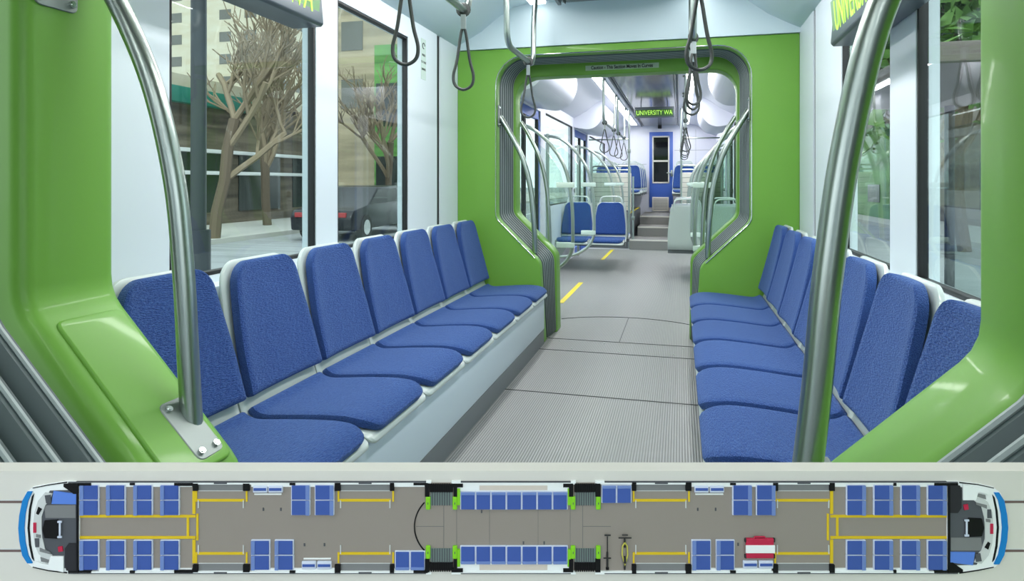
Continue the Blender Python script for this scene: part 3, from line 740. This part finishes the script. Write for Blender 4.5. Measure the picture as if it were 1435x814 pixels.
# right street
facade('grey_brick_building', 'grey brown brick building outside the nearest right window', 'building', 9.5, 13, 18, 26.5, 12, 'grey_b', 'wind', 4, 5, .5, 3.1, 1.5, 1.7)
facade('green_pavilion', 'low green building outside the second right window', 'building', 8.0, 27, 9.9, 50, 3.6, 'dgreen', 'wind', 1, 6, .6, 3, 1.6, .7)
facade('office_block', 'grey building behind the low green one outside the right windows', 'building', 10.6, 27.5, 18, 52, 13, 'grey_b', 'winc', 3, 6, 4.0, 3, 1.8, 1.4)
bare_tree(1352, 14, 6.5, 'leafy green tree outside the nearest right window', 21, True, 1.3, 'street_tree')
t = thing('street_shelter', 'dark grey canopy outside the nearest right window', 'shelter', at(1330, 6.0))
b = nb(); box(b, -.7, -1.6, 2.35, .7, 1.6, 2.5, .03); obj('roof', b, 'grey_b', t)
for y in (-1.4, 1.4):
    b = nb(); cyl(b, (.5, y, 0), (.5, y, 2.36), .05); obj('post', b, 'pole', t)
b = nb(); box(b, .46, -1.4, .3, .5, 1.4, 2.1); obj('back_panel', b, 'glass', t, False)
random.seed(3)
# ================================================================== display board with the floor plan, in front of the viewer
BD = .45; S = BD/FPX
M['board'] = mat('board_face', (216, 214, 205), .7, spec=.2)
for k_, c_ in dict(p_floor=(148, 140, 131), p_grey=(126, 128, 128), p_dark=(84, 87, 92), p_black=(16, 16, 18), p_white=(240, 244, 242), p_yellow=(222, 190, 40), p_blue=(66, 92, 164), p_bluelight=(112, 136, 192), p_edge=(206, 214, 230),
    p_green=(134, 206, 44), p_nose=(30, 128, 200), p_bell=(120, 138, 132), p_brown=(112, 94, 90), p_line=(106, 108, 106), p_red=(190, 44, 74), p_desk=(92, 132, 216), p_cream=(212, 202, 190), p_pale=(204, 208, 206), p_bike=(196, 190, 84), p_iron=(50, 50, 50)).items():
    M[k_] = mat(k_, c_, .6, spec=.2)
M['p_case'] = mat('p_case', (46, 46, 50), .6, spec=.2)
board = thing('display_board', 'pale grey display board across the bottom of the view carrying a tram floor plan', 'board', (CAMX-BD*sa, BD*ca, CAMZ), YAW)
# local axes: x right, y up, z toward the viewer, via a rotated child frame baked into the meshes
RM = Matrix.Rotation(pi/2, 4, 'X')
def bxy(px, py): return ((px-717.5)*S, (256.3-py)*S)
def pb(bm, x0, y0, x1, y1, z0, z1, bev=0):
    a, c = bxy(x0, y1), bxy(x1, y0); box(bm, a[0], a[1], z0/1000, c[0], c[1], z1/1000, bev)
def pp(bm, poly, z0, z1): prism(bm, [bxy(*p) for p in poly], 2, z0/1000, z1/1000)
def pline(bm, pts, w_, z): tube(bm, [(*bxy(*p), z/1000) for p in pts], w_*S, 6)
def pobj(name, bm, m, parent, label=None):
    bmesh.ops.transform(bm, matrix=RM, verts=bm.verts); o = obj(name, bm, m, parent, False)
    if label: o['label'] = label
    return o
b = nb(); pb(b, -28, 660, 1463, 850, -14, 0); pobj('board_panel', b, 'board', board)
for x in (250, 1000):
    a, c = bxy(x, 850); b = nb(); box(b, a-.008, .004, -CAMZ, a+.008, .016, c+.04, .002); obj('leg', b, 'pole', board)
    b = nb(); box(b, a-.012, -.14, -CAMZ, a+.012, .16, -CAMZ+.02, .004); obj('foot', b, 'pole', board)
plan = thing('tram_floor_plan', 'long relief floor plan of the whole tram seen from above on the board', 'floor plan', board.location, YAW)
Z1 = .25
# rails
for y in (703, 771.5):
    for x0, x1, s_ in ((-28, 32, 0), (1408, 1463, 0)):
        b = nb(); pb(b, x0, y-1.6, x1, y+1.6, 0, .25); r_ = pobj('track_rail', b, 'p_brown', plan)
        b = nb(); pb(b, x0, y-3.0, x1, y-1.7, 0, .2); pobj('rail_edge', b, 'p_pale', r_)
b = nb(); pb(b, 108, 676, 1330, 800, 0, .4); pobj('floor_area', b, 'p_floor', plan)
# side walls
def walls():
    for y0, y1 in ((674.2, 677.4), (798.6, 801.6)):
        b = nb()
        for x0, x1 in ((98, 600), (634, 805), (836, 1340)): pb(b, x0, y0, x1, y1, 0, 1.6)
        pobj('side_wall', b, 'p_white', plan)
        b = nb(); yy = y0 if y0 < 700 else y1
        for x0, x1 in ((98, 600), (634, 805), (836, 1340)): pb(b, x0, yy-.5, x1, yy+.5, 0, 1.75)
        pobj('wall_outline', b, 'p_dark', plan)
walls()
for y0, y1 in ((677.5, 681), (795, 798.6)):        # window ledges
    for x0, x1 in ((140, 270), (353, 470), (552, 595), (968, 1080), (1168, 1300)):
        b = nb(); pb(b, x0, y0, x1, y1, 0, 1.2); pobj('window_ledge', b, 'p_white', plan)
for x0, x1, yy in ((640, 797, 0), ):
    for ya, yb in ((677.5, 687), (788, 798.6)):
        b = nb(); pb(b, x0, ya, x1, yb, 0, 1.2); pobj('window_ledge', b, 'p_white', plan)
        b = nb(); pb(b, 672, ya+1.5, 767, yb-1.5, 0, 1.4); pobj('window_glass', b, 'p_cream', plan)
# black posts
blk = [(272, 676, 279, 686), (342, 676, 351, 686), (470, 675, 478, 686), (547, 675, 553, 686), (596, 676, 602, 694), (633, 676, 649, 681), (636, 681, 641, 694), (797, 676, 803, 694), (789, 676, 797, 681), (834, 676, 841, 694),
       (885, 674, 891, 686), (960, 674, 968, 686), (1082, 675, 1089, 686), (1161, 675, 1168, 686), (98, 675, 130, 679), (246, 675, 272, 679), (184, 675, 191, 678), (407, 675, 415, 678), (1022, 675, 1030, 678), (1250, 675, 1254, 679), (1307, 675, 1340, 679), (580, 675, 600, 678)]
for x0, y0, x1, y1 in blk:
    for f in (0, 1):
        b = nb(); pb(b, x0, (1475.5-y1) if f else y0, x1, (1475.5-y0) if f else y1, 0, 2.0); pobj('wall_post', b, 'p_black', plan)
# door wells
for x0, x1 in ((279, 342), (478, 547), (891, 961), (1089, 1161)):
    for y0, y1 in ((676, 687), (788.5, 799.5)):
        b = nb(); pb(b, x0, y0, x1, y1, 0, .6); dw = pobj('door_well', b, 'p_grey', plan)
        b = nb(); yy = 687 if y0 < 700 else 788.5; pb(b, x0, yy-.4, x1, yy+.4, 0, .8); pobj('sill_line', b, 'p_pale', dw)
        b = nb(); yy = 675 if y0 < 700 else 800.6; xm = (x0+x1)/2; pb(b, xm-9, yy-1.2, xm+9, yy+1.2, 0, 2.1); pobj('door_latch', b, 'p_dark', dw)
    for y in (700.2, 774.6):
        b = nb(); pb(b, x0-2, y-1.7, x1+1, y+1.7, 0, .9); pobj('yellow_bar', b, 'p_yellow', plan)
    for xx in (x0-4.5, x1+3):
        for y0, y1 in ((687, 702), (773, 788)):
            b = nb(); pb(b, xx, y0, xx+2.4, y1, 0, .9); pobj('yellow_bar', b, 'p_yellow', plan)
    for xx in (x0-1, x1-1):
        for y0, y1 in ((700, 711), (763, 775)):
            b = nb(); pb(b, xx, y0, xx+1.4, y1, 0, 1.0); pobj('screen_line', b, 'p_pale', plan)
# raised aisles
def ybar(x0, y0, x1, y1):
    b = nb(); pb(b, x0, y0, x1, y1, 0, 1.0); pobj('yellow_bar', b, 'p_yellow', plan)
for x0, x1 in ((112, 275), (1163, 1326)):
    ybar(x0, 720.8, x1, 724.2); ybar(x0, 750.4, x1, 753.8)
for x in (262.5, 1171): ybar(x, 724, x+3.2, 750.5)
for x in (276, 1158): ybar(x, 719, x+2.8, 756)
for x in (270.5, 1162.5):
    ybar(x, 687, x+4.2, 719); ybar(x, 755, x+4.2, 788)
JO = [(x-.35, 703, x+.35, 772) for x in (622, 816.5)]+[(583, 736.7, 622, 737.3), (817, 736.7, 856, 737.3)]+[(x-.25, 712, x+.25, 764) for x in (640, 686, 754, 799)]
for q in JO:
    b = nb(); pb(b, *q, .35, .5); pobj('floor_joint', b, 'p_line', plan)
b = nb(); pts = [(635-54*cos(q), 737+50*sin(q)) for q in [radians(-42+84*i/20) for i in range(21)]]; pline(b, pts, 1.0, .6); pobj('turntable_arc', b, 'p_black', plan)
for x, y in ((369.5, 713), (394, 713), (427, 762.5), (455, 762.5), (733.5, 760), (762.5, 760), (977.5, 713), (1002.5, 713), (1034, 762), (675, 716)):
    b = nb(); pb(b, x-1, y-2, x+1, y+2, .3, .8); pobj('floor_anchor', b, 'p_dark', plan)
# seats: (x0,y0,x1,y1, side where the back stands)
def pseat(x0, y0, x1, y1, back, fold=False):
    b = nb(); pb(b, x0-.8, y0-.2, x1+.8, y1+.2, 0, 1.6, .0006); s_ = pobj('seat', b, 'p_edge', plan)
    b = nb(); pb(b, x0+.7, y0+.7, x1-.7, y1-.7, 1.4, 2.2, .0009); pobj('cushion', b, 'p_blue', s_)
    k = 5.5; q = {'l': (x0, y0+.5, x0+k, y1-.5), 'r': (x1-k, y0+.5, x1, y1-.5), 't': (x0+.5, y0, x1-.5, y0+k-1.5), 'b': (x0+.5, y1-k+1.5, x1-.5, y1)}[back]
    if not fold:
        b = nb(); pb(b, *q, 2.0, 2.6, .0003); pobj('backrest', b, 'p_bluelight', s_)
def pair_v(x0, x1, back):
    for yy in ((677.8, 698.6), (699, 720.4)): pseat(x0, yy[0], x1, yy[1], back)
def pair_low(x0, x1, back):
    for yy in ((755, 775.4), (776, 796.8)): pseat(x0, yy[0], x1, yy[1], back)
for x0, x1 in ((114.5, 140), (151.5, 177), (189.5, 215), (227, 252.5)): pair_v(x0, x1, 'l'); pair_low(x0, x1, 'l')
for x0, x1 in ((1185, 1211), (1223, 1249), (1261, 1286.5), (1298, 1323.5)): pair_v(x0, x1, 'r'); pair_low(x0, x1, 'r')
for x0, x1 in ((409.5, 435), (442.5, 468.5)): pair_v(x0, x1, 'r')
for x0, x1 in ((1026, 1052), (1059, 1085)): pair_v(x0, x1, 'r')
for x0, x1 in ((353.5, 379), (386.5, 412)): pair_low(x0, x1, 'l')
for x0, x1 in ((969, 995), (1003, 1028)): pair_low(x0, x1, 'l')
for k in range(7):
    x = 645.8+21.45*k; pseat(x, 687.4, x+20.4, 712.6, 't'); pseat(x, 763.2, x+20.4, 787.8, 'b')
for x in (554.5, 575.7): pseat(x, 770.4, x+20, 796, 'b')
for x in (843, 864): pseat(x, 678.4, x+20, 703.4, 't')
def fold_seat(x, y0, y1):
    b = nb(); pb(b, x, y0, x+20.5, y1, 0, 2.0, .0016); s_ = pobj('folded_seat', b, 'p_edge', plan)
    ym = (y0+y1)/2; b = nb(); pb(b, x+1.5, ym-2.2, x+19, ym+1.6, 1.9, 2.4, .0004); pobj('cushion', b, 'p_blue', s_)
for x in (355.5, 377): fold_seat(x, 679, 689)
for x in (423.5, 445): fold_seat(x, 784.5, 796)
for x in (972, 993.5): fold_seat(x, 679, 689)
for x in (1040, 1062): fold_seat(x, 783.5, 795)
b = nb(); pb(b, 357, 690.6, 395, 692.4, 0, 1); pb(b, 974, 690.6, 1013, 692.4, 0, 1); pb(b, 426, 781, 464, 782.6, 0, 1); pobj('handrail_line', b, 'p_white', plan)
# gangways
for x in (597, 634.5, 799.5, 834.8):
    for y0, y1 in ((694, 712.5), (763, 781)):
        b = nb(); pb(b, x, y0, x+6.6, y1, 0, 2.2, .0008); g_ = pobj('gangway_post', b, 'p_green', plan)
        b = nb(); pb(b, x+2.8, (y0+y1)/2-1.5, x+3.8, (y0+y1)/2+1.5, 2.1, 2.4); pobj('screw', b, 'p_dark', g_)
for x0, x1 in ((641, 645), (795.2, 799.6)):
    for y0, y1 in ((683, 706), (768, 792)):
        b = nb(); pb(b, x0, y0, x1, y1, 0, 1.8); pobj('end_panel', b, 'p_green', plan)
for x0, x1 in ((603.6, 634), (805.6, 834.6)):
    for y0, y1, ya, yb in ((688, 707, 677.5, 688), (767.5, 786.5, 786.5, 797)):
        b = nb(); pb(b, x0, y0, x1, y1, 0, .8); pobj('bellows_cover', b, 'p_bell', plan)
        b = nb()
        for i in range(8): xx = x0+2+i*(x1-x0-3)/8; pb(b, xx, y0, xx+1.2, y1, .8, 1.3)
        pobj('bellows_rib', b, 'p_dark', plan)
        b = nb(); pb(b, x0-1, ya, x1+1, yb, 0, 1.6)
        for i in range(9): xx = x0+.5+i*(x1-x0-2)/9; pb(b, xx, min(ya-1.6, yb-1) if ya < 700 else ya, xx+1.6, yb if ya < 700 else yb+1.8, 1.4, 1.9)
        pobj('bellows_block', b, 'p_black', plan)
    for y0, y1 in ((672.6, 675.5), (799.8, 802.6)):
        for xa, xb in ((x0-6, x0+1), (x1-1, x1+12)):
            b = nb(); pb(b, xa, y0, xb, y1, 0, 1.8); pobj('corner_block', b, 'p_white', plan)
# cabs (the right one is the left one turned by half a turn)
def cab(flip):
    F = (lambda p: (1438.5-p[0], 1475.5-p[1])) if flip else (lambda p: p)
    def poly(name, pts, m, z0, z1, par=None):
        b = nb(); pp(b, [F(p) for p in pts], z0, z1); return pobj(name, b, m, par or plan)
    hull = [(113, 674), (96, 673), (70, 677), (48, 681), (38, 689), (32, 708), (29, 738), (32, 768), (38, 786), (48, 794), (70, 799), (96, 802), (113, 802)]
    poly('cab_shell', hull, 'p_white', 0, 1.2)
    poly('cab_outline', [(96, 673.5), (70, 677.5), (48, 682), (48, 683), (70, 678.8), (96, 675)], 'p_black', 0, 1.6)
    poly('cab_outline', [(96, 801.5), (70, 798.5), (48, 793.5), (48, 792.5), (70, 797.3), (96, 800)], 'p_black', 0, 1.6)
    poly('nose_stripe', [(48, 687), (41, 687), (34, 700), (30, 720), (28.5, 738), (30, 756), (34, 776), (41, 787), (48, 787), (42, 776), (38, 757), (36.5, 738), (38, 719), (42, 700)], 'p_nose', 1.2, 2.0)
    poly('windscreen', [(50, 690), (47, 694), (43, 712), (41, 738), (43, 762), (47, 780), (50, 784), (45.5, 762), (43.5, 738), (45.5, 712)], 'p_black', 1.2, 1.7)
    poly('cab_floor', [(110, 685), (72, 686), (62, 704), (58, 722), (58, 754), (64, 774), (74, 790), (110, 798)], 'p_dark', 1.2, 1.5)
    poly('console', [(66, 688), (56, 700), (51, 716), (49, 738), (51, 760), (57, 774), (72, 786), (76, 776), (66, 768), (62, 752), (61, 738), (61, 722), (66, 706), (72, 700), (76, 690)], 'p_pale', 1.5, 2.0)
    poly('blue_desk', [(78, 686), (110, 690), (110, 704.5), (75, 704)], 'p_desk', 1.5, 2.1)
    poly('driver_seat', [(66, 727), (84, 726), (86, 738), (84, 752), (66, 751), (63, 739)], 'p_black', 1.5, 2.6)
    b = nb()
    for q in ((84.5, 727, 90.5, 729.5), (86.6, 729, 88.8, 748), (84.5, 748, 90.5, 750.5)):
        a_, c_ = F((q[0], q[1])), F((q[2], q[3])); pb(b, min(a_[0], c_[0]), min(a_[1], c_[1]), max(a_[0], c_[0]), max(a_[1], c_[1]), 2.4, 3.0)
    pobj('seat_arms', b, 'p_edge', plan)
    poly('white_cabinet', [(74, 777), (92, 777), (92, 799), (66, 793), (56, 789), (54, 783), (62, 787), (71, 788)], 'p_white', 1.5, 2.4)
    poly('equipment_case', [(94, 766), (99, 759), (110, 759), (110, 797), (96, 797), (94, 790)], 'p_case', 1.5, 2.2)
    poly('equipment_case', [(92, 676), (112, 676), (112, 690), (106, 690), (98, 684), (92, 680)], 'p_black', 1.5, 2.2)
    poly('cab_wall', [(110, 676), (112.5, 676), (112.5, 800), (110, 800)], 'p_black', 1.5, 2.4)
    poly('instrument', [(66, 692), (74, 691), (75, 702), (68, 703)], 'p_dark', 2.0, 2.4)
    poly('instrument', [(50, 730), (54, 730), (54, 744), (50, 744)], 'p_red', 2.0, 2.4)
    poly('instrument', [(57, 708), (62, 711), (57, 719), (54, 717)], 'p_black', 2.0, 2.4)
    poly('instrument', [(59, 765), (74, 771), (74, 774), (59, 770)], 'p_grey', 2.0, 2.4)
    poly('instrument', [(52, 752), (58, 752), (58, 764), (53, 764)], 'p_dark', 2.0, 2.4)
    poly('instrument', [(60, 778), (72, 782), (71, 786), (61, 784)], 'p_grey', 2.0, 2.4)
    poly('instrument', [(54, 746), (60, 747), (60, 751), (54, 750)], 'p_grey', 2.0, 2.4)
    poly('cab_mat', [(64, 706), (108, 706), (108, 724), (66, 724)], 'p_grey', 1.5, 1.6)
    poly('red_kit', [(84, 764), (90, 763), (91, 770), (85, 771)], 'p_red', 1.5, 2.2)
cab(False); cab(True)
# loose things standing in the plan
BL = board.location
t = thing('kick_scooter', 'tiny dark kick scooter standing in the floor plan beside the bicycle', 'scooter', BL, YAW)
b = nb(); pb(b, 849.4, 772, 852.2, 796, .5, 1.6, .0004); pobj('deck', b, 'p_iron', t)
b = nb(); pline(b, [(850.8, 750), (850.8, 775)], .8, 1.6); pobj('stem', b, 'p_iron', t)
b = nb(); pline(b, [(846.5, 747.5), (855, 747.5)], 1.0, 2.2); pobj('handlebar', b, 'p_iron', t)
b = nb(); pb(b, 845.5, 780.5, 856, 781.6, .5, 1.2); pobj('axle', b, 'p_iron', t)
b = nb(); pb(b, 848.6, 793, 853, 797, .5, 1.8, .0005); pobj('wheel', b, 'p_black', t)
t = thing('bicycle', 'tiny yellow bicycle standing in the floor plan near the right gangway', 'bicycle', BL, YAW)
b = nb(); pb(b, 873.8, 752, 876.4, 766, .5, 1.6, .0005); pobj('wheel', b, 'p_iron', t)
b = nb(); pb(b, 873.8, 778, 876.4, 797, .5, 1.6, .0005); pobj('wheel', b, 'p_iron', t)
b = nb(); pline(b, [(875, 758), (871.8, 763), (871.2, 775), (873.5, 784), (875, 790), (876.5, 784), (879, 775), (878.2, 763), (875, 758)], 1.0, 2.0); pobj('bicycle_frame', b, 'p_bike', t)
b = nb(); pline(b, [(866, 751), (884, 751)], .9, 2.4); pline(b, [(871, 747), (879, 747)], .8, 2.4); pobj('handlebar', b, 'p_iron', t)
b = nb(); pb(b, 873, 779, 877, 787, 1.6, 2.6, .0006); pobj('saddle', b, 'p_iron', t)
t = thing('pushchair', 'tiny red and white pushchair standing in the floor plan at right', 'pushchair', BL, YAW)
b = nb(); pb(b, 1044, 752, 1083, 780, .5, 2.4, .001); pobj('seat_cover', b, 'p_red', t)
b = nb(); pb(b, 1043, 761, 1084, 772, 2.2, 2.9, .0004); pobj('white_band', b, 'p_white', t)
b = nb(); pline(b, [(1054, 753), (1056, 749.6), (1070, 749.6), (1072, 753)], 1.0, 2.2); pobj('handle', b, 'p_red', t)
for x in (1042.5, 1082):
    for y in (752.5, 775):
        b = nb(); pb(b, x, y, x+3, y+5.5, .5, 2.0, .0004); pobj('wheel', b, 'p_iron', t)
